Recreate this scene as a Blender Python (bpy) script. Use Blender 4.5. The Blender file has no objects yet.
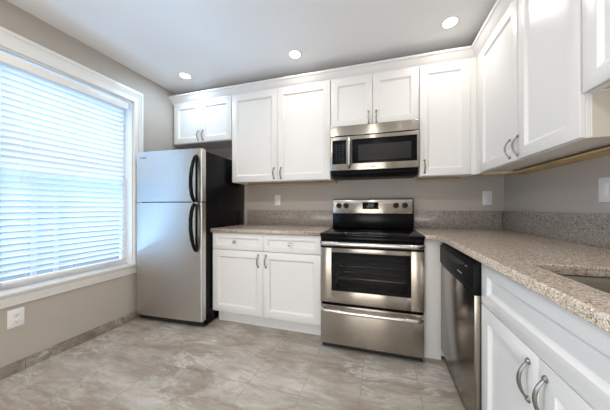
import bpy, bmesh, math, random
from mathutils import Vector, Matrix

random.seed(4)
S = bpy.context.scene
C = S.collection
PI = math.pi

# ------------------------------------------------------------------ camera
cam_d = bpy.data.cameras.new('camera')
cam = bpy.data.objects.new('camera', cam_d)
C.objects.link(cam)
cam.location = (0.46, -2.457, 1.115)
cam.rotation_euler = (PI / 2, 0, 0.274)
cam_d.sensor_width = 36
cam_d.lens = 36 * 227.4 / 610
cam_d.shift_x = -11.45 / 610
cam_d.shift_y = 2.38 / 610
cam_d.clip_start = 0.02
S.camera = cam

# ------------------------------------------------------------------ view, world, lights
S.view_settings.view_transform = 'Standard'
S.view_settings.look = 'None'
S.view_settings.gamma = 1
S.view_settings.use_curve_mapping = False
S.view_settings.exposure = 0.0

W = bpy.data.worlds.new('daylight')
S.world = W
W.use_nodes = True
bgn = W.node_tree.nodes['Background']
# pale sky above, the dimmer bluish street below the horizon
wt = W.node_tree
wtc = wt.nodes.new('ShaderNodeTexCoord')
wsx = wt.nodes.new('ShaderNodeSeparateXYZ')
wrm = wt.nodes.new('ShaderNodeValToRGB')
wrm.color_ramp.elements[0].position = 0.50
wrm.color_ramp.elements[0].color = (0.17, 0.235, 0.33, 1)
wrm.color_ramp.elements[1].position = 0.62
wrm.color_ramp.elements[1].color = (0.74, 0.87, 1.0, 1)
wma = wt.nodes.new('ShaderNodeMapRange')
wma.inputs['From Min'].default_value = -1
wt.links.new(wtc.outputs['Generated'], wsx.inputs[0])
wt.links.new(wsx.outputs['Z'], wma.inputs['Value'])
wt.links.new(wma.outputs[0], wrm.inputs[0])
wt.links.new(wrm.outputs[0], bgn.inputs[0])
bgn.inputs[1].default_value = 2.2


def area(name, loc, rot, sx, sy, power, col, shape='RECTANGLE', spread=PI):
    d = bpy.data.lights.new(name, 'AREA')
    d.shape = shape
    d.size = sx
    if shape in ('RECTANGLE', 'ELLIPSE'):
        d.size_y = sy
    d.energy = power
    d.color = col
    d.spread = spread
    o = bpy.data.objects.new(name, d)
    C.objects.link(o)
    o.location = loc
    o.rotation_euler = rot
    return o


XL, XR, ZC, YR = -1.906, 1.545, 2.473, -4.2
WARM = (1.0, 0.93, 0.84)
COOL = (0.46, 0.72, 1.0)
# daylight arriving at the left window from outside
area('window_and_fill_light', (-2.62, -1.2, -0.15), (0, -PI / 2 - 1.0, 0), 1.1, 1.8, 150, (0.34, 0.64, 1.0))
area('window_skylight', (-3.3, -1.2, 3.7), (0, -PI / 2 + 0.95, 0), 2.0, 2.2, 125, (0.72, 0.86, 1.0))
# added cool fill at an invented opening of that wall, behind the camera's view
area('window_and_fill_light', (-2.3, -3.15, 1.0), (0, -PI / 2 - 0.35, 0), 1.2, 1.1, 40, COOL)
# added warm fill lamp, aimed up through the opening behind the camera
area('rear_fill', (0.1, YR - 0.45, 0.65), (PI / 2 + 0.9, 0, 0), 1.7, 1.3, 56, (1.0, 0.90, 0.78))
# unseen second row of ceiling cans, set by steel streaks and added as fill
for lx, ly in ((-0.95, -2.1), (0.34, -2.15), (1.25, -2.05)):
    area('can_bulb', (lx, ly, ZC - 0.012), (0, 0, 0), 0.12, 0.12, 11.6, WARM, 'DISK')


# ------------------------------------------------------------------ materials
def principled(name):
    m = bpy.data.materials.new(name)
    m.use_nodes = True
    return m, m.node_tree, m.node_tree.nodes['Principled BSDF']


def simple(name, col, rough=0.5, metal=0.0, spec=0.5, coat=0.0):
    m, t, b = principled(name)
    b.inputs['Base Color'].default_value = (*col, 1)
    b.inputs['Roughness'].default_value = rough
    b.inputs['Metallic'].default_value = metal
    b.inputs['Specular IOR Level'].default_value = spec
    b.inputs['Coat Weight'].default_value = coat
    return m


def node(t, typ, **kw):
    n = t.nodes.new(typ)
    for k, v in kw.items():
        if hasattr(n, k):
            setattr(n, k, v)
        else:
            n.inputs[k].default_value = v
    return n


def ramp(t, fac, stops):
    r = t.nodes.new('ShaderNodeValToRGB')
    cr = r.color_ramp
    while len(cr.elements) < len(stops):
        cr.elements.new(0.5)
    for e, (p, c) in zip(cr.elements, stops):
        e.position = p
        e.color = (*c, 1)
    t.links.new(fac, r.inputs[0])
    return r


def mixc(t, fac, a, b, blend='MIX'):
    n = t.nodes.new('ShaderNodeMix')
    n.data_type = 'RGBA'
    n.blend_type = blend
    for sock, v in ((n.inputs['Factor'], fac), (n.inputs['A'], a), (n.inputs['B'], b)):
        if hasattr(v, 'links'):
            t.links.new(v, sock)
        else:
            sock.default_value = v if not isinstance(v, tuple) else (*v, 1)
    return n.outputs['Result']


def painted(name, col, rough, bump=0.03, scale=90):
    m, t, b = principled(name)
    tc = node(t, 'ShaderNodeTexCoord')
    n = node(t, 'ShaderNodeTexNoise', Scale=scale, Detail=3.0)
    t.links.new(tc.outputs['Object'], n.inputs['Vector'])
    big = node(t, 'ShaderNodeTexNoise', Scale=1.2, Detail=2.0)
    t.links.new(tc.outputs['Object'], big.inputs['Vector'])
    r = ramp(t, big.outputs['Fac'], [(0.3, tuple(c * 0.97 for c in col)), (0.7, col)])
    t.links.new(r.outputs[0], b.inputs['Base Color'])
    bp = node(t, 'ShaderNodeBump', Strength=bump, Distance=0.002)
    t.links.new(n.outputs['Fac'], bp.inputs['Height'])
    t.links.new(bp.outputs['Normal'], b.inputs['Normal'])
    b.inputs['Roughness'].default_value = rough
    return m


def steel(name, col, rough, aniso=0.75, vertical=False):
    m, t, b = principled(name)
    tc = node(t, 'ShaderNodeTexCoord')
    mp = node(t, 'ShaderNodeMapping')
    mp.inputs['Scale'].default_value = (400, 400, 4) if vertical else (5, 5, 420)
    t.links.new(tc.outputs['Object'], mp.inputs['Vector'])
    n = node(t, 'ShaderNodeTexNoise', Scale=1.0, Detail=2.0)
    t.links.new(mp.outputs['Vector'], n.inputs['Vector'])
    r = ramp(t, n.outputs['Fac'], [(0.3, tuple(c * 0.93 for c in col)), (0.7, col)])
    t.links.new(r.outputs[0], b.inputs['Base Color'])
    b.inputs['Metallic'].default_value = 1
    b.inputs['Roughness'].default_value = rough
    b.inputs['Anisotropic'].default_value = aniso
    if aniso:
        tg = node(t, 'ShaderNodeTangent', direction_type='RADIAL', axis='Z')
        t.links.new(tg.outputs[0], b.inputs['Tangent'])
        b.inputs['Anisotropic Rotation'].default_value = 0.25
    return m


def granite(name, tone=(1, 1, 1), dark=0.14):
    m, t, b = principled(name)
    tc = node(t, 'ShaderNodeTexCoord')
    v = node(t, 'ShaderNodeTexVoronoi', Scale=300.0)
    t.links.new(tc.outputs['Object'], v.inputs['Vector'])
    sep = node(t, 'ShaderNodeSeparateColor')
    t.links.new(v.outputs['Color'], sep.inputs[0])
    r = ramp(t, sep.outputs[0], [(0.0, (0.13, 0.11, 0.095)), (dark, (0.28, 0.235, 0.20)), (0.30, (0.40, 0.34, 0.285)),
                                 (0.60, (0.46, 0.395, 0.335)), (0.88, (0.53, 0.47, 0.41)), (1.0, (0.68, 0.64, 0.59))])
    n = node(t, 'ShaderNodeTexNoise', Scale=60.0, Detail=4.0, Roughness=0.7)
    t.links.new(tc.outputs['Object'], n.inputs['Vector'])
    r2 = ramp(t, n.outputs['Fac'], [(0.36, (0.55, 0.5, 0.47)), (0.50, (1, 1, 1))])
    col = mixc(t, 0.6, r.outputs[0], r2.outputs[0], 'MULTIPLY')
    col = mixc(t, 1.0, col, tone, 'MULTIPLY')
    t.links.new(col, b.inputs['Base Color'])
    b.inputs['Roughness'].default_value = 0.22
    return m


def stone_tile(name, tile=True):
    m, t, b = principled(name)
    L = t.links.new
    tc = node(t, 'ShaderNodeTexCoord')
    mp = node(t, 'ShaderNodeMapping')
    mp.inputs['Location'].default_value = (-0.0, 0.02, 0)
    L(tc.outputs['Object'], mp.inputs['Vector'])
    br = node(t, 'ShaderNodeTexBrick')
    br.offset = 0.0
    br.inputs['Scale'].default_value = 1.0
    br.inputs['Brick Width'].default_value = 0.345
    br.inputs['Row Height'].default_value = 0.39
    br.inputs['Mortar Size'].default_value = 0.002
    br.inputs['Mortar Smooth'].default_value = 0.3
    br.inputs['Color1'].default_value = (0, 0, 0, 1)
    br.inputs['Color2'].default_value = (1, 1, 1, 1)
    L(mp.outputs['Vector'], br.inputs['Vector'])
    # every tile cut from another place of the slab
    sc = node(t, 'ShaderNodeVectorMath', operation='MULTIPLY')
    sc.inputs[1].default_value = (1 / 0.345, 1 / 0.39, 0)
    L(mp.outputs['Vector'], sc.inputs[0])
    fl = node(t, 'ShaderNodeVectorMath', operation='FLOOR')
    L(sc.outputs[0], fl.inputs[0])
    wn = node(t, 'ShaderNodeTexWhiteNoise', noise_dimensions='3D')
    L(fl.outputs[0], wn.inputs['Vector'])
    off = node(t, 'ShaderNodeVectorMath', operation='SCALE')
    off.inputs['Scale'].default_value = 0.05 if tile else 0
    L(wn.outputs['Color'], off.inputs[0])
    ad = node(t, 'ShaderNodeVectorMath', operation='ADD')
    L(tc.outputs['Object'], ad.inputs[0])
    L(off.outputs[0], ad.inputs[1])
    rot = node(t, 'ShaderNodeMapping')
    rot.inputs['Rotation'].default_value = (0, 0, 0.55 if tile else 0)
    rot.inputs['Scale'].default_value = (0.9, 2.9, 1.0) if tile else (1.5, 1.5, 1.5)
    L(ad.outputs[0], rot.inputs['Vector'])
    n1 = node(t, 'ShaderNodeTexNoise', Scale=2.2, Detail=10.0, Roughness=0.68, Distortion=0.9)
    L(rot.outputs[0], n1.inputs['Vector'])
    r1 = ramp(t, n1.outputs['Fac'], [(0.28, (0.27, 0.215, 0.165)), (0.43, (0.375, 0.315, 0.255)), (0.54, (0.46, 0.41, 0.355)), (0.70, (0.57, 0.535, 0.485))])
    n2 = node(t, 'ShaderNodeTexNoise', Scale=9.0, Detail=9.0, Roughness=0.75, Distortion=0.6)
    L(rot.outputs[0], n2.inputs['Vector'])
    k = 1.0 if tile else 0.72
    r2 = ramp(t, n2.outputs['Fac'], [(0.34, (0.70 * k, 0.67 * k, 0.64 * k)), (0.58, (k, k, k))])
    c = mixc(t, 0.8 if tile else 1.0, r1.outputs[0], r2.outputs[0], 'MULTIPLY')
    # pale veins
    n3 = node(t, 'ShaderNodeTexNoise', Scale=1.3, Detail=7.0, Roughness=0.68, Distortion=1.3)
    L(rot.outputs[0], n3.inputs['Vector'])
    r3 = ramp(t, n3.outputs['Fac'], [(0.465, (0, 0, 0)), (0.5, (1, 1, 1)), (0.535, (0, 0, 0))])
    n4 = node(t, 'ShaderNodeTexNoise', Scale=3.0, Detail=2.0)
    L(ad.outputs[0], n4.inputs['Vector'])
    r4 = ramp(t, n4.outputs['Fac'], [(0.46, (0, 0, 0)), (0.62, (0.8, 0.8, 0.8))])
    vm = mixc(t, 1.0, r3.outputs[0], r4.outputs[0], 'MULTIPLY')
    bw = node(t, 'ShaderNodeRGBToBW')
    L(vm, bw.inputs[0])
    c = mixc(t, bw.outputs[0], c, (0.66, 0.63, 0.58))
    if tile:
        c = mixc(t, br.outputs['Fac'], c, (0.30, 0.255, 0.21))
        bp = node(t, 'ShaderNodeBump', Strength=0.25, Distance=0.002, invert=True)
        L(br.outputs['Fac'], bp.inputs['Height'])
        L(bp.outputs['Normal'], b.inputs['Normal'])
    L(c, b.inputs['Base Color'])
    b.inputs['Roughness'].default_value = 0.42
    b.inputs['Specular IOR Level'].default_value = 0.4
    return m


def wood(name):
    m, t, b = principled(name)
    tc = node(t, 'ShaderNodeTexCoord')
    mp = node(t, 'ShaderNodeMapping')
    mp.inputs['Scale'].default_value = (3, 30, 30)
    t.links.new(tc.outputs['Object'], mp.inputs['Vector'])
    n = node(t, 'ShaderNodeTexNoise', Scale=1.5, Detail=4.0)
    t.links.new(mp.outputs[0], n.inputs['Vector'])
    r = ramp(t, n.outputs['Fac'], [(0.3, (0.50, 0.34, 0.14)), (0.7, (0.68, 0.50, 0.25))])
    t.links.new(r.outputs[0], b.inputs['Base Color'])
    b.inputs['Roughness'].default_value = 0.5
    return m


def slat_mat(name):
    m, t, b = principled(name)
    b.inputs['Base Color'].default_value = (0.88, 0.90, 0.92, 1)
    b.inputs['Roughness'].default_value = 0.45
    tr = node(t, 'ShaderNodeBsdfTranslucent')
    tr.inputs['Color'].default_value = (0.86, 0.90, 0.94, 1)
    mx = node(t, 'ShaderNodeMixShader')
    mx.inputs[0].default_value = 0.45
    t.links.new(b.outputs[0], mx.inputs[1])
    t.links.new(tr.outputs[0], mx.inputs[2])
    t.links.new(mx.outputs[0], t.nodes['Material Output'].inputs['Surface'])
    return m


def pane_mat(name, tint, gloss=0.08, rough=0.0):
    m, t, b = principled(name)
    t.nodes.remove(b)
    tr = node(t, 'ShaderNodeBsdfTransparent')
    tr.inputs['Color'].default_value = (*tint, 1)
    gl = node(t, 'ShaderNodeBsdfGlossy')
    gl.inputs['Roughness'].default_value = rough
    mx = node(t, 'ShaderNodeMixShader')
    mx.inputs[0].default_value = gloss
    t.links.new(tr.outputs[0], mx.inputs[1])
    t.links.new(gl.outputs[0], mx.inputs[2])
    t.links.new(mx.outputs[0], t.nodes['Material Output'].inputs['Surface'])
    return m


def emitter(name, col, strength):
    m, t, b = principled(name)
    b.inputs['Base Color'].default_value = (0.8, 0.8, 0.8, 1)
    b.inputs['Emission Color'].default_value = (*col, 1)
    b.inputs['Emission Strength'].default_value = strength
    return m


M = dict(
    wall=painted('greige_wall_paint', (0.47, 0.425, 0.375), 0.6, 0.05),
    ceiling=painted('ceiling_paint', (0.87, 0.86, 0.85), 0.75, 0.05),
    white=painted('cabinet_white_paint', (0.80, 0.785, 0.765), 0.36, 0.01),
    trim=painted('trim_white_paint', (0.80, 0.79, 0.77), 0.34, 0.01),
    inside=simple('cabinet_interior', (0.60, 0.56, 0.50), 0.5),
    granite=granite('speckled_granite', (1.16, 1.13, 1.08)),
    splash=granite('shaded_speckled_granite', (0.80, 0.80, 0.82), 0.22),  # same stone as the worktop, with shade under the cabinets put into its colour
    floor=stone_tile('stone_floor_tile'),
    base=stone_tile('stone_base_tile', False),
    wood=wood('raw_pine'),
    steel=steel('brushed_steel', (0.43, 0.39, 0.34), 0.26, 0.85),
    steel_dw=steel('dishwasher_steel', (0.33, 0.30, 0.26), 0.24, 0.5),
    steel_fr=steel('refrigerator_steel', (0.64, 0.625, 0.60), 0.34, 0.8),
    sink=steel('sink_steel', (0.40, 0.365, 0.31), 0.33, 0.0),
    chrome=simple('bright_steel', (0.60, 0.585, 0.56), 0.24, 1.0),
    nickel=simple('satin_nickel', (0.30, 0.28, 0.26), 0.3, 1.0),
    blackglass=simple('black_ceramic_glass', (0.004, 0.004, 0.005), 0.09, 0, 0.16),
    black=simple('black_enamel', (0.006, 0.006, 0.007), 0.2, 0, 0.12),
    blackmatte=simple('black_plastic', (0.007, 0.007, 0.008), 0.45, 0, 0.1),
    mwglass=simple('microwave_black_glass', (0.004, 0.004, 0.005), 0.3, 0, 0.1),
    knobblack=simple('knob_black', (0.008, 0.008, 0.009), 0.4, 0, 0.2),
    screen=simple('microwave_window_screen', (0.032, 0.031, 0.029), 0.45, 0, 0.15),
    ovenpane=pane_mat('smoked_oven_glass', (0.6, 0.6, 0.6), 0.018),
    ovenin=simple('oven_enamel', (0.035, 0.035, 0.035), 0.4),
    ring=simple('burner_marking', (0.10, 0.10, 0.10), 0.25),
    button=simple('keypad_grey', (0.07, 0.08, 0.10), 0.5, 0, 0.2),
    green=emitter('clock_green', (0.12, 1.0, 0.25), 0.3),
    lens=emitter('lamp_lens', (1.0, 0.95, 0.86), 9.0),
    plate=simple('outlet_white', (0.80, 0.79, 0.77), 0.35),
    slot=simple('outlet_slot', (0.03, 0.03, 0.03), 0.6),
    slat=slat_mat('blind_slat'),
    blindwhite=simple('blind_white', (0.80, 0.78, 0.75), 0.4),
    cord=simple('blind_cord', (0.75, 0.75, 0.73), 0.8),
    pane=pane_mat('window_glass', (0.96, 0.98, 1.0), 0.05),
    vinyl=simple('window_vinyl', (0.80, 0.81, 0.82), 0.4),
    badge=simple('badge_grey', (0.38, 0.38, 0.38), 0.4, 0.6),
    badge_dark=simple('badge_dark', (0.10, 0.09, 0.085), 0.5),
    grout=simple('grout', (0.17, 0.14, 0.115), 0.8),
    toe=simple('toe_grille_black', (0.01, 0.01, 0.01), 0.5),
)


# ------------------------------------------------------------------ mesh helpers
class MB:
    """collects shapes into one bmesh"""

    def __init__(self):
        self.bm = bmesh.new()

    def _merge(self, b):
        me = bpy.data.meshes.new('tmp')
        b.to_mesh(me)
        b.free()
        self.bm.from_mesh(me)
        bpy.data.meshes.remove(me)
        return self

    def box(self, x0, x1, y0, y1, z0, z1, bev=0.0, seg=2):
        b = bmesh.new()
        bmesh.ops.create_cube(b, size=1)
        for v in b.verts:
            v.co = Vector((x0 + (v.co.x + .5) * (x1 - x0), y0 + (v.co.y + .5) * (y1 - y0), z0 + (v.co.z + .5) * (z1 - z0)))
        if bev:
            bmesh.ops.bevel(b, geom=list(b.edges), offset=bev, segments=seg, affect='EDGES', profile=0.5)
        return self._merge(b)

    def shaker(self, x0, x1, z0, z1, y0, th, stile=0.062, depth=0.012, slope=0.013):
        """a framed door or drawer front; its face looks to -y at y0"""
        b = bmesh.new()
        bmesh.ops.create_cube(b, size=1)
        for v in b.verts:
            v.co = Vector((x0 + (v.co.x + .5) * (x1 - x0), y0 + (v.co.y + .5) * th, z0 + (v.co.z + .5) * (z1 - z0)))
        bmesh.ops.bevel(b, geom=list(b.edges), offset=0.0022, segments=2, affect='EDGES', profile=0.5)
        b.faces.ensure_lookup_table()
        f = max((f for f in b.faces if f.normal.y < -0.9), key=lambda f: f.calc_area())
        bmesh.ops.inset_region(b, faces=[f], thickness=stile - 0.0022, use_even_offset=True)
        bmesh.ops.inset_region(b, faces=[f], thickness=0.0015, depth=-0.003, use_even_offset=True)
        bmesh.ops.inset_region(b, faces=[f], thickness=slope, depth=-(depth - 0.003), use_even_offset=True)
        return self._merge(b)

    def tube(self, pts, rad, seg=10, flat=1.0, caps=True):
        pts = [Vector(p) for p in pts]
        n = len(pts)
        if not hasattr(rad, '__len__'):
            rad = [rad] * n
        b = bmesh.new()
        rings = []
        up = None
        for i, p in enumerate(pts):
            d = (pts[min(i + 1, n - 1)] - pts[max(i - 1, 0)]).normalized()
            if up is None:
                up = Vector((0, 0, 1)) if abs(d.z) < 0.8 else Vector((1, 0, 0))
            side = d.cross(up).normalized()
            up = side.cross(d).normalized()
            rings.append([b.verts.new(p + rad[i] * (math.cos(a) * side + flat * math.sin(a) * up))
                          for a in (2 * PI * k / seg for k in range(seg))])
        for i in range(n - 1):
            for k in range(seg):
                b.faces.new((rings[i][k], rings[i][(k + 1) % seg], rings[i + 1][(k + 1) % seg], rings[i + 1][k]))
        if caps:
            b.faces.new(rings[0][::-1])
            b.faces.new(rings[-1])
        bmesh.ops.recalc_face_normals(b, faces=b.faces)
        return self._merge(b)

    def lathe(self, prof, center, axis='y', seg=24):
        """prof: (radius, distance along the axis) from one end to the other"""
        b = bmesh.new()
        rings = []
        for r, h in prof:
            ring = []
            for k in range(seg):
                a = 2 * PI * k / seg
                if axis == 'y':
                    co = (r * math.cos(a), h, r * math.sin(a))
                elif axis == 'z':
                    co = (r * math.cos(a), r * math.sin(a), h)
                else:
                    co = (h, r * math.cos(a), r * math.sin(a))
                ring.append(b.verts.new(Vector(center) + Vector(co)))
            rings.append(ring)
        for i in range(len(rings) - 1):
            for k in range(seg):
                b.faces.new((rings[i][k], rings[i][(k + 1) % seg], rings[i + 1][(k + 1) % seg], rings[i + 1][k]))
        b.faces.new(rings[0][::-1])
        b.faces.new(rings[-1])
        bmesh.ops.recalc_face_normals(b, faces=b.faces)
        return self._merge(b)

    def prism(self, poly, axis, a0, a1, bev=0.0):
        """poly in the two other axes (x: (y,z), y: (x,z), z: (x,y)) swept from a0 to a1"""
        b = bmesh.new()

        def co(p, a):
            return {'x': (a, p[0], p[1]), 'y': (p[0], a, p[1]), 'z': (p[0], p[1], a)}[axis]
        v0 = [b.verts.new(co(p, a0)) for p in poly]
        v1 = [b.verts.new(co(p, a1)) for p in poly]
        n = len(poly)
        b.faces.new(v0[::-1])
        b.faces.new(v1)
        for i in range(n):
            b.faces.new((v0[i], v0[(i + 1) % n], v1[(i + 1) % n], v1[i]))
        bmesh.ops.recalc_face_normals(b, faces=b.faces)
        if bev:
            bmesh.ops.bevel(b, geom=list(b.edges), offset=bev, segments=2, affect='EDGES', profile=0.5)
        return self._merge(b)

    def sweep(self, path, prof):
        """prof (outward, z) swept with mitres along a path of ((x, y), outward direction at that point)"""
        b = bmesh.new()
        rings = []
        for (x, y), (ox, oy) in path:
            rings.append([b.verts.new((x + d * ox, y + d * oy, z)) for d, z in prof])
        n = len(prof)
        for i in range(len(rings) - 1):
            for k in range(n):
                b.faces.new((rings[i][k], rings[i][(k + 1) % n], rings[i + 1][(k + 1) % n], rings[i + 1][k]))
        b.faces.new(rings[0][::-1])
        b.faces.new(rings[-1])
        bmesh.ops.recalc_face_normals(b, faces=b.faces)
        return self._merge(b)

    def build(self, name, mat, parent=None, smooth=True):
        me = bpy.data.meshes.new(name)
        self.bm.to_mesh(me)
        self.bm.free()
        me.materials.append(mat)
        if smooth:
            for p in me.polygons:
                p.use_smooth = True
            try:
                me.set_sharp_from_angle(angle=math.radians(32))
            except Exception:
                pass
        o = bpy.data.objects.new(name, me)
        C.objects.link(o)
        if parent:
            o.parent = parent
        return o


def thing(name, label, cat, loc=(0, 0, 0), rz=0.0, group=None):
    o = bpy.data.objects.new(name, None)
    o.empty_display_size = 0.1
    C.objects.link(o)
    o.location = loc
    o.rotation_euler = (0, 0, rz)
    o['label'] = label
    o['category'] = cat
    if group:
        o['group'] = group
    return o


def struct(o, label=None):
    o['kind'] = 'structure'
    if label:
        o['label'] = label
    return o


def lab(o, text):
    o['label'] = text
    return o


# ------------------------------------------------------------------ room shell
struct(MB().box(XL - .14, XR + .1, YR - .4, .1, -.1, 0).build('floor', M['floor']))
struct(MB().box(XL - .14, XR + .1, YR - .1, .1, ZC, ZC + .1).build('ceiling', M['ceiling']))
struct(MB().box(XL - .14, XR + .1, 0, .1, 0, ZC).build('wall_back', M['wall']))
struct(MB().box(XR, XR + .1, YR, 0, 0, ZC).build('wall_right', M['wall']))
WY0, WY1, WZ0, WZ1 = -1.64, -0.775, 0.56, 2.16
V0, V1 = -3.6, -2.7          # added opening for the cool fill lamp, behind the camera's view
struct(MB().box(XL - .14, XL, YR, V0, 0, ZC).box(XL - .14, XL, V1, WY0, 0, ZC).box(XL - .14, XL, V0, V1, 0, .56).box(XL - .14, XL, V0, V1, 2.16, ZC).box(XL - .14, XL, WY1, 0, 0, ZC)
       .box(XL - .14, XL, WY0, WY1, 0, WZ0 - .02).box(XL - .14, XL, WY0, WY1, WZ1, ZC).build('wall_left', M['wall']))
# rear wall with an added opening that lets the warm fill in
struct(MB().box(XL, -.8, YR - .1, YR, 0, ZC).box(1.0, XR, YR - .1, YR, 0, ZC).box(-.8, 1.0, YR - .1, YR, 2.1, ZC).build('wall_rear', M['wall']))
struct(MB().box(XL, XL + .009, YR, 0, 0, .077, .002).build('baseboard_left', M['base']))
jo = MB().box(XL + .0085, XL + .0097, -1.4915, -1.4885, 0, .076).build('joint', M['grout'])
jo.parent = bpy.data.objects['baseboard_left']

# window in the left wall
win = bpy.data.objects.new('window_1', None)
C.objects.link(win)
win.location = (XL, (WY0 + WY1) / 2, WZ0)
struct(win, 'white double-hung window with moulded casing in the left wall')


def wpart(mb, name, mat, parent=win):
    o = mb.build(name, mat)
    o.parent = parent
    o.matrix_parent_inverse = Matrix.Translation(-Vector(win.location)) if parent is win else Matrix.Identity(4)
    return o


OY0, OY1, OZ1 = WY0 - .092, WY1 + .088, WZ1 + .118
# moulded casing: (distance across from the opening, thickness)
prof = [(0, 0), (0, .014), (.006, .018), (.022, .018), (.030, .013), (.052, .016), (.058, .021), (.064, .021), (.066, .027), (.084, .027), (.088, .022), (.088, 0)]
cs = MB()
b = bmesh.new()
rings = []
for (y, z, dy, dz) in ((WY1, WZ0 - .005, 1, 0), (WY1, WZ1, 1, 1.34), (WY0, WZ1, -1, 1.34), (WY0, WZ0 - .005, -1, 0)):
    rings.append([b.verts.new((XL + t, y + dy * d, z + dz * d)) for d, t in prof])
for i in range(3):
    for k in range(len(prof)):
        b.faces.new((rings[i][k], rings[i][(k + 1) % len(prof)], rings[i + 1][(k + 1) % len(prof)], rings[i + 1][k]))
b.faces.new(rings[0])
b.faces.new(rings[-1][::-1])
bmesh.ops.recalc_face_normals(b, faces=b.faces)
cs._merge(b)
wpart(cs, 'casing', M['trim'])
wpart(MB().box(XL - .13, XL + .040, OY0 - .012, OY1 + .004, WZ0 - .020, WZ0, .005), 'stool', M['trim'])
wpart(MB().prism([(XL, WZ0 - .021), (XL + .024, WZ0 - .021), (XL + .024, WZ0 - .034), (XL + .017, WZ0 - .040), (XL + .017, WZ0 - .075),
                  (XL + .012, WZ0 - .084), (XL + .012, WZ0 - .099), (XL, WZ0 - .099)], 'y', OY0, OY1), 'apron', M['trim'])
wpart(MB().box(XL - .135, XL, WY1 - .012, WY1, WZ0, WZ1).box(XL - .135, XL, WY0, WY0 + .012, WZ0, WZ1)
      .box(XL - .135, XL, WY0, WY1, WZ1 - .012, WZ1), 'jamb', M['trim'])


def sash(name, z0, z1, x):
    s = wpart(MB().box(x - .03, x, WY0 + .012, WY0 + .06, z0, z1).box(x - .03, x, WY1 - .06, WY1 - .012, z0, z1)
              .box(x - .03, x, WY0 + .06, WY1 - .06, z0, z0 + .045).box(x - .03, x, WY0 + .06, WY1 - .06, z1 - .045, z1), name, M['vinyl'])
    g = MB().box(x - .018, x - .013, WY0 + .06, WY1 - .06, z0 + .045, z1 - .045).build('pane', M['pane'])
    g.parent = s
    return s


sash('upper_sash', 1.345, WZ1 - .013, XL - .098)
lower = sash('lower_sash', WZ0 + .001, 1.390, XL - .066)
for y in (-1.409, -1.289):  # upright bars standing in for unidentified dark marks behind the slats
    MB().box(XL - .092, XL - .086, y - .014, y + .014, WZ0 + .046, 1.345).build('upright_bar', M['vinyl'], lower)

# ------------------------------------------------------------------ blind
blind = thing('window_blind', 'white horizontal slat blind lowered over the left wall window', 'blind', (XL - .034, -1.21, WZ0 + .02))
BY0, BY1 = -1.585, -0.838
bx = -1.940
LO = Vector(blind.location)


def bpart(mb, name, mat, parent=blind):
    bmesh.ops.translate(mb.bm, verts=mb.bm.verts, vec=-LO)
    return mb.build(name, mat, parent)


bpart(MB().box(bx - .012, bx + .040, BY0 - .018, BY1 + .016, 2.062, 2.126, .004), 'valance', M['blindwhite'])
sl = MB()
z = 2.045
zs = []
while z > 0.655:
    zs.append(z)
    z -= 0.0430
for i, z in enumerate(zs):
    tilt = -math.radians(47)
    tilt += random.uniform(-.02, .02)
    hw = 0.0255
    b = bmesh.new()
    row0, row1 = [], []
    N = 6
    for k in range(N + 1):
        u = -1 + 2 * k / N
        crown = 0.0022 * (1 - u * u)
        # the room-side edge stands high
        px = bx + u * hw * math.cos(tilt) + crown * math.sin(tilt)
        pz = z - u * hw * math.sin(tilt) + crown * math.cos(tilt)
        row0.append(b.verts.new((px, BY0, pz)))
        row1.append(b.verts.new((px, BY1, pz)))
    for k in range(N):
        b.faces.new((row0[k], row0[k + 1], row1[k + 1], row1[k]))
    r = bmesh.ops.solidify(b, geom=list(b.faces), thickness=0.0022)
    bmesh.ops.recalc_face_normals(b, faces=b.faces)
    sl._merge(b)
bpart(sl, 'slats', M['slat'])
bpart(MB().box(bx - .022, bx + .028, BY0, BY1, .603, .622, .004), 'bottom_rail', M['blindwhite'])
for y in (-1.46, -1.21, -0.96):
    bpart(MB().tube([(bx + .027, y, 2.07), (bx + .027, y, .62)], .0011, 6).tube([(bx - .026, y, 2.07), (bx - .026, y, .62)], .0011, 6), 'ladder_cord', M['cord'])
bpart(MB().tube([(bx + .034, -1.50, 2.06), (bx + .034, -1.502, 1.32)], .0012, 6).tube([(bx + .034, -1.502, 1.33), (bx + .034, -1.502, 1.285)], [.003, .006], 8), 'pull_cord', M['cord'])


# ------------------------------------------------------------------ cabinets
def pull(cx, z0, z1, y, parent, out=0.024):
    """arched cabinet pull, feet at z0 and z1, standing off towards -y"""
    mb = MB()
    pts, rad = [], []
    N = 14
    for k in range(N + 1):
        t = k / N
        zz = z0 + (z1 - z0) * t
        a = math.sin(PI * t)
        pts.append((cx, y - .003 - out * a ** 0.8, zz))
        rad.append(0.0034 + 0.0023 * a)
    mb.tube(pts, rad, 10)
    for zz in (z0, z1):
        mb.lathe([(.0095, 0), (.0095, -.003), (.006, -.008), (.003, -.010)], (cx, y, zz), 'y', 14)
    return mb.build('handle', M['nickel'], parent)


def knob(cx, z, y, parent):
    return MB().lathe([(.009, 0), (.007, -.004), (.006, -.012), (.014, -.018), (.0165, -.024), (.014, -.029), (.006, -.031)], (cx, y, z), 'y', 20).build('knob', M['chrome'], parent)


def door(parent, x0, x1, z0, z1, hx=None, hz=None, th=.02, stile=.062):
    d = MB().shaker(x0, x1, z0, z1, -th, th - .0008, stile).build('door', M['white'], parent)
    if hx is not None:
        pull(hx, hz[0], hz[1], -th, d)
    return d


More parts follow.
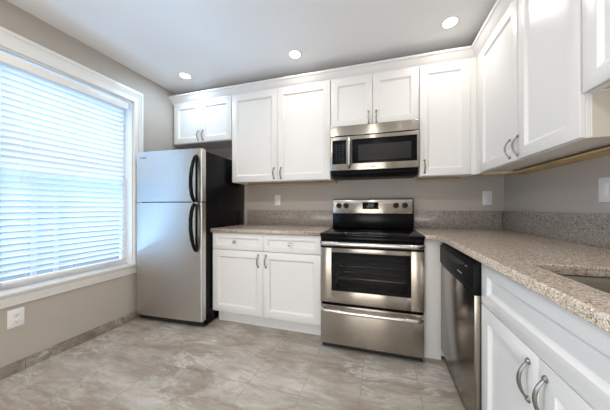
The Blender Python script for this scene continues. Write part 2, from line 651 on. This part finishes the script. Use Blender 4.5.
def upper(label, loc, rz, w, h, depth, doors, name='wall_cabinet', rail=True, rx=None, rd=.055):
    t = thing(name, label, 'cabinet', loc, rz)
    b = MB()
    s = .016
    b.box(0, s, 0, depth, 0, h).box(w - s, w, 0, depth, 0, h)           # sides
    b.box(s, w - s, .02, depth, .014, .030).box(s, w - s, .0, depth, h - s, h)   # recessed bottom, top
    b.box(s, w - s, depth - .006, depth, .03, h - s)
    b.box(s, w - s, 0, .02, 0, .036).box(s, w - s, 0, .02, h - .04, h - s)
    b.build('body', M['white'], t)
    if rail:
        rr = rx or (0, w)
        MB().box(rr[0] + .001, rr[1] - .001, depth - rd, depth - .002, -.010, -.0006).build('hanging_rail', M['wood'], t)
    for d in doors:
        door(t, *d)
    return t


ZU, ZT, ZB = 1.383, 2.318, 2.335      # upper cabinets: bottom, door top, box top
UY = -.315                            # their box front on the back wall
hz = (1.412 - ZU, 1.516 - ZU)
# above the refrigerator
zf = 1.850
upper('short two-door white wall cabinet above the refrigerator', (-1.879, UY, zf), 0, .786, ZB - zf, .313,
      [(.004, .381, .004, ZT - zf, .350, (.026, .132)), (.384, .783, .004, ZT - zf, .414, (.026, .132))], rail=False)
upper('tall two-door white wall cabinet between refrigerator and microwave', (-1.088, UY, ZU), 0, 1.090, ZB - ZU, .313,
      [(.003, .5345, .003, ZT - ZU, .498, hz), (.5375, 1.087, .003, ZT - ZU, .578, hz)])
zm = 1.864
upper('short two-door white wall cabinet directly above the microwave', (.0045, UY, zm), 0, .7765, ZB - zm, .313,
      [(.003, .3855, .003, ZT - zm, .352, (.018, .124)), (.3885, .7735, .003, ZT - zm, .420, (.018, .124))], rail=False)
c = upper('tall single-door white wall cabinet between microwave and room corner', (.7825, UY, ZU), 0, .4165, ZB - ZU, .313,
          [(.003, .386, .003, ZT - ZU, .042, hz)])
MB().box(.388, .4295, -.014, -.0005, 0, ZB - ZU).build('filler_strip', M['white'], c)
# the right wall
RX = 1.225
c = upper('tall two-door white wall cabinet on the right wall beside the corner', (RX, -.3295, ZU), -PI / 2, 1.0055, ZB - ZU, .318,
          [(.0745, .577, .003, ZT - ZU, .5105, hz), (.585, .9985, .003, ZT - ZU, .5915, hz)], rd=.115)
MB().box(.0, .0725, -.012, -.0005, 0, ZB - ZU).build('filler_strip', M['white'], c)
zs_ = 1.548
c2 = upper('short white wall cabinet high on the right wall over the sink', (RX, -1.3385, zs_), -PI / 2, .87, ZB - zs_, .318,
      [(.002, .433, .003, ZT - zs_, .395, (.03, .136)), (.436, .866, .003, ZT - zs_, .474, (.03, .136))])

MB().box(.018, .85, .021, .25, .006, .0136).build('bottom_panel', M['wood'], c2)
MB().box(.001, .045, .030, .201, -.010, -.0006).build('hanging_rail', M['wood'], c)
MB().box(1.0057, 1.0078, .014, .317, .004, ZB - ZU - .004).build('end_panel', M['inside'], c)
# crown moulding along both runs
cp = [(0, 2.322), (.010, 2.322), (.012, 2.336), (.018, 2.340), (.030, 2.352), (.046, 2.374), (.052, 2.380), (.056, 2.384), (.062, 2.386), (.066, 2.392), (.066, 2.404), (0, 2.404)]
cr = MB().sweep([((XL + .001, UY - .001), (0, -1)), ((RX - .001, UY - .001), (-1, -1)), ((RX - .001, -2.21), (-1, 0))], [(d + .0005, z + .013) if False else (d, z) for d, z in cp]).build('trim_1', M['white'])
struct(cr, 'white crown moulding along the tops of the wall cabinets')

# base cabinet between refrigerator and range
BY = -.595
c = thing('base_cabinet', 'white base cabinet with two drawers between refrigerator and range', 'cabinet', (-1.100, BY, 0))
w = 1.083
MB().box(0, w, 0, .590, .119, .877).build('body', M['white'], c)
MB().box(.012, w - .002, .055, .075, 0, .1185).build('toe_kick', M['white'], c)
sp = .541
for x0, x1, kx in ((.002, sp - .0015, .253), (sp + .0015, w - .002, .806)):
    d = MB().shaker(x0, x1, .718, .874, -.02, .0192, .045).build('drawer', M['white'], c)
    knob(kx, .795, -.02, d)
for x0, x1, hx in ((.002, sp - .0015, .493), (sp + .0015, w - .002, .571)):
    door(c, x0, x1, .125, .713, hx, (.575, .681))

# corner base cabinet: only its filler panel shows between range and dishwasher
c = thing('corner_cabinet', 'narrow white corner filler cabinet between range and dishwasher', 'cabinet', (.770, -.612, 0))
MB().box(0, .118, 0, .018, 0.0, .876, .001).build('filler_panel', M['white'], c)
MB().box(.002, .770, .0185, .600, .02, .876).build('body', M['white'], c)

# sink base
SX = .925
c = thing('sink_cabinet', 'white sink base cabinet with two arched pulls beside the dishwasher', 'cabinet', (SX, -1.247, 0), -PI / 2)
w = .93
MB().box(0, .018, 0, .6, .0, .877).box(w - .018, w, 0, .6, .0, .877).box(.018, w - .018, 0, .02, .1, .877).box(.018, w - .018, .02, .6, .1, .118).box(.018, w - .018, .59, .6, .118, .877).build('body', M['white'], c)
MB().box(.0185, w - .0185, .055, .073, 0, .0995).build('toe_kick', M['white'], c)
MB().shaker(.004, w - .004, .679, .868, -.02, .0192, .055).build('false_drawer', M['white'], c)
door(c, .004, .3935, .112, .675, .350, (.517, .636))
door(c, .3965, w - .004, .112, .675, .427, (.517, .636))


# ------------------------------------------------------------------ countertops
def slab(name, outline, hole, z0, z1, mat, parent=None):
    cu = bpy.data.curves.new(name, 'CURVE')
    cu.dimensions = '2D'
    cu.fill_mode = 'BOTH'
    cu.extrude = (z1 - z0) / 2 - .006
    cu.bevel_depth = .006
    cu.bevel_resolution = 3
    cu.offset = -.006
    for pts in (outline, hole):
        if not pts:
            continue
        s = cu.splines.new('POLY')
        s.points.add(len(pts) - 1)
        for p, (x, y) in zip(s.points, pts):
            p.co = (x, y, 0, 1)
        s.use_cyclic_u = True
    tmp = bpy.data.objects.new('tmp', cu)
    C.objects.link(tmp)
    dg = bpy.context.evaluated_depsgraph_get()
    me = bpy.data.meshes.new_from_object(tmp.evaluated_get(dg))
    bpy.data.objects.remove(tmp)
    bpy.data.curves.remove(cu)
    me.name = name
    me.transform(Matrix.Translation((0, 0, (z0 + z1) / 2)))
    me.materials.clear()
    me.materials.append(mat)
    o = bpy.data.objects.new(name, me)
    C.objects.link(o)
    if parent:
        o.parent = parent
    return o


def arc(cx, cy, r, a0, a1, n=8):
    return [(cx + r * math.cos(math.radians(a0 + (a1 - a0) * k / n)), cy + r * math.sin(math.radians(a0 + (a1 - a0) * k / n))) for k in range(n + 1)]


ZK = .914
t = thing('countertop', 'speckled beige granite countertop between refrigerator and range', 'countertop', (0, 0, 0))
slab('worktop', [(-1.104, -.003), (-1.104, -.642), (-.0125, -.642), (-.0125, -.003)], None, .8785, ZK, M['granite'], t)
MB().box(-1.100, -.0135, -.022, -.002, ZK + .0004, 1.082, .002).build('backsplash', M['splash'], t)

t = thing('countertop', 'speckled granite countertop with sink cutout running around the corner', 'countertop', (0, 0, 0))
CX = .869
sx0, sx1, sy0, sy1 = .978, 1.40, -2.16, -1.462
hole = arc(sx1 - .07, sy1 - .07, .07, 90, 0, 6) + arc(sx1 - .07, sy0 + .07, .07, 0, -90, 6) + arc(sx0 + .07, sy0 + .07, .07, 270, 180, 6) + arc(sx0 + .055, sy1 - .055, .055, 180, 90, 6)
outline = [(XR - .002, -.002), (.7665, -.002), (.7665, -.645)] + arc(CX - .09, -.735, .09, 90, 0, 8) + [(CX, -2.30), (XR - .002, -2.30)]
slab('worktop', outline, hole, .8785, ZK, M['granite'], t)
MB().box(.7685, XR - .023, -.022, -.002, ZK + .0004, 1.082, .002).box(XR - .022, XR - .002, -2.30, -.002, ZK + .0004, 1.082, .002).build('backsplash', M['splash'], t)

# undermount sink
t = thing('sink', 'stainless undermount sink set in the granite countertop', 'sink', ((sx0 + sx1) / 2, (sy0 + sy1) / 2, .70))
mb = MB()
b = bmesh.new()
hole_c = Vector(((sx0 + sx1) / 2, (sy0 + sy1) / 2))
levels = [(1.05, .8775), (1.0, .8775), (.985, .86), (.96, .73), (.92, .712), (.82, .706), (.12, .700)]
prev = None
rr = []
for s, z in levels:
    rr.append([b.verts.new(((p[0] - hole_c.x) * s, (p[1] - hole_c.y) * s, z - .70)) for p in hole])
n = len(hole)
for i in range(len(rr) - 1):
    for k in range(n):
        b.faces.new((rr[i][k], rr[i][(k + 1) % n], rr[i + 1][(k + 1) % n], rr[i + 1][k]))
b.faces.new(rr[-1])
bmesh.ops.recalc_face_normals(b, faces=b.faces)
bmesh.ops.reverse_faces(b, faces=b.faces)
bmesh.ops.solidify(b, geom=list(b.faces), thickness=-.0012)
mb._merge(b)
mb.build('bowl', M['sink'], t)
MB().lathe([(.043, .003), (.040, .006), (.030, .0035), (.012, .0035)], (0, 0, 0), 'z', 24).build('drain', M['chrome'], t)

# ------------------------------------------------------------------ refrigerator
FW, FH = .752, 1.655
fr = thing('refrigerator', 'stainless top-freezer refrigerator with black sides and curved black handles', 'refrigerator', (-1.856, -.788, 0), math.radians(2.74))
MB().box(.003, FW - .003, .062, .722, .012, 1.640, .004).build('cabinet', M['black'], fr)
MB().box(.010, FW - .010, .040, .061, .012, .062, .003).build('toe_grille', M['toe'], fr)


def fdoor(z0, z1, name):
    pr = []
    # plan outline: slightly crowned front with rounded vertical edges
    r = .013
    for k in range(7):
        a = PI + k / 6 * PI / 2
        pr.append((r + r * math.cos(a), r + .006 + r * math.sin(a)))
    for k in range(1, 8):
        u = k / 8
        pr.append((r + (FW - 2 * r) * u, .006 - .006 * math.sin(PI * u)))
    for k in range(7):
        a = 1.5 * PI + k / 6 * PI / 2
        pr.append((FW - r + r * math.cos(a), r + .006 + r * math.sin(a)))
    pr += [(FW, .058), (0, .058)]
    return MB().prism(pr, 'z', z0, z1).build(name, M['steel_fr'], fr)


fz = fdoor(1.169, FH, 'freezer_door')
fd = fdoor(.068, 1.160, 'fridge_door')
HX = FW - .055
pts = [(1.588, .000), (1.572, .016), (1.53, .034), (1.46, .054), (1.38, .066), (1.30, .066), (1.23, .054), (1.19, .038), (1.172, .020)]
h = MB().tube([(HX, -y, z) for z, y in pts], [.011, .013, .0145, .016, .016, .016, .016, .016, .015], 12)
h.box(HX - .008, HX + .008, -.004, .004, 1.172, 1.585, .003)
h.build('handle', M['black'], fz)
pts = [(1.145, .020), (1.125, .038), (1.085, .054), (1.01, .066), (.92, .066), (.84, .054), (.77, .034), (.73, .016), (.714, .000)]
h = MB().tube([(HX, -y, z) for z, y in pts], [.015, .016, .016, .016, .016, .016, .0145, .013, .011], 12)
h.box(HX - .008, HX + .008, -.004, .004, .716, 1.145, .003)
h.build('handle', M['black'], fd)
MB().box(.055, .125, .0005, .0035, 1.588, 1.604, .001).build('badge', M['badge'], fz)
MB().box(.02, .09, .02, .085, FH - .014, FH + .006, .004).build('hinge_cover', M['blackmatte'], fr)
MB().box(FW - .055, FW - .012, -.001, .015, 1.1610, 1.1680, .001).build('door_seal', M['black'], fr)

# ------------------------------------------------------------------ range
RL = .757
rg = thing('range', 'stainless electric range with black glass cooktop between the counters', 'range', (.003, -.722, 0))
MB().box(0, .02, .038, .688, .05, .888).box(RL - .02, RL, .038, .688, .05, .888).box(.02, RL - .02, .668, .688, .05, .888) \
    .box(.02, RL - .02, .038, .668, .05, .09).box(.02, RL - .02, .038, .668, .80, .888).box(.02, RL - .02, .038, .668, .335, .38).build('body', M['black'], rg)
MB().box(.006, RL - .006, .045, .065, .006, .0485).build('toe_panel', M['toe'], rg)
# oven cavity lining with racks
MB().box(.0205, .0505, .06, .667, .3805, .7995).box(RL - .0505, RL - .0205, .06, .667, .3805, .7995).box(.051, RL - .051, .50, .667, .3805, .7995).build('oven_cavity', M['ovenin'], rg)
for z in (.545, .645):
    mb = MB()
    for k in range(13):
        x = .07 + k * .0514
        mb.tube([(x, .09, z), (x, .48, z)], .002, 6)
    for y in (.09, .28, .48):
        mb.tube([(.052, y, z), (RL - .052, y, z)], .003, 6)
    mb.build('oven_rack', M['chrome'], rg)
ct = MB().box(-.004, RL + .004, .002, .640, .890, .912, .006).build('cooktop', M['blackglass'], rg)
for x, y, r in ((.20, .20, .112), (.555, .20, .092), (.20, .47, .092), (.555, .47, .112)):
    b = bmesh.new()
    a0 = [b.verts.new((x + r * math.cos(2 * PI * k / 40), y + r * math.sin(2 * PI * k / 40), .9124)) for k in range(40)]
    a1 = [b.verts.new((x + (r - .005) * math.cos(2 * PI * k / 40), y + (r - .005) * math.sin(2 * PI * k / 40), .9124)) for k in range(40)]
    for k in range(40):
        b.faces.new((a0[k], a0[(k + 1) % 40], a1[(k + 1) % 40], a1[k]))
    bmesh.ops.solidify(b, geom=list(b.faces), thickness=.0003)
    mb = MB()
    mb._merge(b)
    mb.build('burner_ring', M['ring'], ct)
MB().box(0, RL, .012, .037, .862, .8895, .003).build('vent_trim', M['black'], rg)
# back guard
bgd = MB().prism([(.552, .9125), (.690, .9125), (.690, 1.196), (.577, 1.200), (.564, 1.192), (.558, 1.04)], 'x', -.014, RL + .001, .004).build('backguard', M['black'], rg)
cp_ = MB().prism([(.5555, 1.056), (.559, 1.055), (.565, 1.190), (.5615, 1.191)], 'x', -.010, RL - .009, .0012).build('control_panel', M['steel'], rg)
MB().box(.286, .440, .5535, .560, 1.098, 1.166, .002).build('clock_display', M['blackglass'], bgd)
dg = MB()
for x in (.338, .352, .368, .382):
    for dz in (0, .0105):
        dg.box(x + .007, x + .0085, .5520, .5532, 1.137 + dz, 1.145 + dz)
    dg.box(x, x + .006, .5520, .5532, 1.1355, 1.1368)
dg.build('clock_digits', M['green'], bgd)
for x in (.049, .122, .602, .681):
    k = MB().lathe([(.026, 0), (.026, -.006), (.022, -.010), (.020, -.026), (.017, -.029)], (x, .5595, 1.134), 'y', 24).box(x - .004, x + .004, .528, .554, 1.116, 1.152, .002).build('knob', M['knobblack'], rg)
# oven door
od = MB().box(.002, .090, 0, .036, .378, .800, .001).box(.668, RL - .002, 0, .036, .378, .800, .001) \
    .box(.0902, .6678, 0, .036, .768, .800, .001).box(.0902, .6678, 0, .036, .378, .470, .001).build('oven_door', M['steel'], rg)
MB().box(.002, RL - .002, .001, .036, .801, .858, .003).build('door_top_strip', M['black'], od)
fr_ = MB().box(.0895, .118, .002, .010, .470, .768).box(.640, .6685, .002, .010, .470, .768).box(.118, .640, .002, .010, .742, .768).box(.118, .640, .002, .010, .470, .494).build('window_border', M['blackglass'], od)
MB().box(.118, .640, .003, .008, .494, .742).build('window_glass', M['ovenpane'], od)


def bar(z, out, x0, x1, r, y=0.0):
    N = 6
    pts = []
    for k in range(N + 1):
        a = k / N * PI / 2
        pts.append((x0 + .045 * (1 - math.cos(a)), y + .002 - (out + .002) * math.sin(a), z))
    pts += [(x0 + (x1 - x0) * q, y - out - .004 * math.sin(PI * q), z) for q in (.25, .5, .75)]
    for k in range(N, -1, -1):
        a = k / N * PI / 2
        pts.append((x1 - .045 * (1 - math.cos(a)), y + .002 - (out + .002) * math.sin(a), z))
    return pts


MB().tube(bar(.841, .055, .014, .743, .013), .0165, 12, 1.0).build('handle', M['chrome'], od)
dr = MB().box(.004, RL - .004, 0, .036, .056, .356, .003).build('storage_drawer', M['steel'], rg)
MB().tube(bar(.336, .060, .020, .737, .012), .0140, 12, 1.0).build('handle', M['chrome'], dr)
for x in (.05, RL - .05):
    for y in (.07, .62):
        MB().lathe([(.016, 0), (.016, .012), (.009, .014), (.009, .0495)], (x, y, 0), 'z', 14).build('foot', M['blackmatte'], rg)

# ------------------------------------------------------------------ microwave
MW = .762
mw = thing('microwave', 'stainless over-the-range microwave with black window above the range', 'microwave', (.012, -.400, 1.395))
MB().box(.004, MW - .004, .030, .396, .054, .462, .003).build('body', M['blackmatte'], mw)
MB().prism([(.029, .3715), (.001, .3715), (.000, .375), (.005, .458), (.010, .4635), (.029, .4635)], 'x', 0, MW, .001).build('hood_strip', M['steel'], mw)
vg = MB().prism([(.031, .053), (.38, .053), (.38, .010), (.10, .000), (.050, .012), (.031, .030)], 'x', .008, MW - .008, .003).build('vent_housing', M['blackmatte'], mw)
mb = MB()
for k in range(3):
    mb.box(.04, MW - .04, .026 + k * .004, .032 + k * .004, .0445 - k * .011, .0475 - k * .011)
mb.build('vent_louvre', M['black'], mw)
md = MB().box(0, MW, 0, .028, .056, .364, .004).build('door', M['steel'], mw)
MB().box(.022, .150, -.003, .004, .114, .332, .002).build('control_panel', M['mwglass'], mw)
kp = MB()
for r_ in range(7):
    for q in range(3):
        z0 = .150 + r_ * .022
        kp.box(.055 + q * .029, .066 + q * .029, -.0040, -.0029, z0, z0 + .006)
kp.build('keypad', M['button'], bpy.data.objects['control_panel.001'])
wf = MB().box(.203, .744, -.003, .004, .114, .332, .002).build('window_frame', M['mwglass'], md)
MB().box(.258, .697, -.0045, -.0028, .138, .278, .0005).build('window_screen', M['screen'], wf)
MB().tube([(.179, .002, .345), (.179, -.022, .342), (.179, -.034, .325), (.179, -.036, .21), (.179, -.034, .100), (.179, -.022, .084), (.179, .002, .081)],
          [.013, .013, .014, .014, .014, .013, .013], 12).build('handle', M['chrome'], md)
MB().box(.362, .408, -.0010, .002, .079, .086, .0004).build('badge', M['badge_dark'], md)

# ------------------------------------------------------------------ dishwasher
DW = .606
dw = thing('dishwasher', 'stainless dishwasher with black control panel between corner and sink cabinet', 'dishwasher', (.881, -.6345, 0), -PI / 2)
MB().box(.004, DW - .004, .052, .60, .02, .866).build('tub', M['blackmatte'], dw)
dd = MB().box(0, DW, 0, .050, .098, .706, .004).build('door', M['steel_dw'], dw)
cpn = MB()
# control panel with a scooped pocket handle along its top
cpn.prism([(.050, .712), (.050, .868), (.026, .868), (.006, .852), (-.006, .835), (-.006, .726), (.000, .712)], 'x', 0, DW, .003)
cpn = cpn.build('control_panel', M['blackmatte'], dw)
pk = MB()
b = bmesh.new()
pr = []
for k in range(13):
    u = k / 12
    pr.append((.10 + .40 * u, .824 - .030 * math.sin(PI * u)))
v = [b.verts.new((x, -.0064, z)) for x, z in pr] + [b.verts.new((x, -.0064, .832)) for x in (.50, .10)]
b.faces.new(v)
bmesh.ops.recalc_face_normals(b, faces=b.faces)
bmesh.ops.solidify(b, geom=list(b.faces), thickness=.0012)
pk._merge(b)
pk.build('pocket_handle', M['toe'], cpn)
MB().box(.385, .455, -.0072, -.0058, .762, .770, .0004).build('badge', M['badge'], cpn)
MB().box(.505, .530, -.0072, -.0058, .818, .823, .0004).build('indicator', M['badge'], cpn)
MB().box(.004, DW - .004, .028, .046, .002, .096, .002).build('kick_plate', M['steel_dw'], dw)


# ------------------------------------------------------------------ outlets
def plate(name, label, cat, loc, rz, w=.072, h=.117, kind='duplex'):
    t = thing(name, label, cat, loc, rz)
    MB().box(-w / 2, w / 2, -.006, -.0005, 0, h, .0025).build('plate', M['plate'], t)
    if kind == 'duplex':
        for z in (h * .33, h * .67):
            r = MB().lathe([(.0165, -.006), (.0165, -.0078), (.015, -.0085)], (0, 0, z), 'y', 20).build('receptacle', M['plate'], t)
            MB().box(-.007, -.005, -.0090, -.0080, z - .002, z + .006).box(.005, .007, -.0090, -.0080, z - .002, z + .006) \
                .lathe([(.0025, -.0080), (.0025, -.0090)], (0, 0, z - .007), 'y', 10).build('slot', M['slot'], r)
    elif kind == 'rocker':
        MB().box(-.0165, .0165, -.0085, -.0055, h / 2 - .033, h / 2 + .033, .001).build('rocker', M['plate'], t)
    elif kind == 'double':
        for x in (-.023, .023):
            MB().box(x - .0165, x + .0165, -.0085, -.0055, h / 2 - .033, h / 2 + .033, .001).build('rocker', M['plate'], t)
    MB().lathe([(.003, -.0055), (.003, -.0068)], (0, 0, h / 2), 'y', 10).build('screw', M['plate'], t) if kind == 'duplex' else None
    return t


plate('wall_outlet', 'white duplex outlet low on the wall under the window', 'outlet', (XL, -1.530, .310), PI / 2, .076, .122)
plate('wall_outlet', 'small white outlet plate on wall under the tall double cabinet', 'outlet', (-.704, 0, 1.138), 0, .072, .122, 'rocker')
plate('wall_outlet', 'white outlet plate on the back wall near the counter corner', 'outlet', (1.413, 0, 1.137), 0, .076, .130, 'rocker')
plate('light_switch', 'wide white switch plate on the right wall above the backsplash', 'switch', (XR, -.995, 1.141), -PI / 2, .116, .124, 'double')


# ------------------------------------------------------------------ recessed lights
def can(x, y, label, power, col=WARM):
    t = thing('ceiling_light', label, 'light', (x, y, ZC), 0, 'recessed ceiling lights')
    MB().lathe([(.047, -.0005), (.047, -.003), (.052, -.005), (.060, -.004), (.062, -.0005)], (0, 0, 0), 'z', 36).build('trim_ring', M['ceiling'], t)
    MB().lathe([(.046, -.0008), (.046, -.003), (.03, -.0045), (.01, -.005)], (0, 0, 0), 'z', 36).build('lens', M['lens'], t)
    o = area('can_bulb', (0, 0, -.012), (0, 0, 0), .11, .11, power, col, 'DISK')
    o.parent = t
    return t


can(.952, -.584, 'round recessed ceiling light nearest the right wall cabinets', 2.0)
can(-.27, -.566, 'round recessed ceiling light above the tall double cabinet', 2.0)
can(-1.477, -.566, 'round recessed ceiling light above the refrigerator near the window', 4.6, (0.58, 0.79, 1.0))
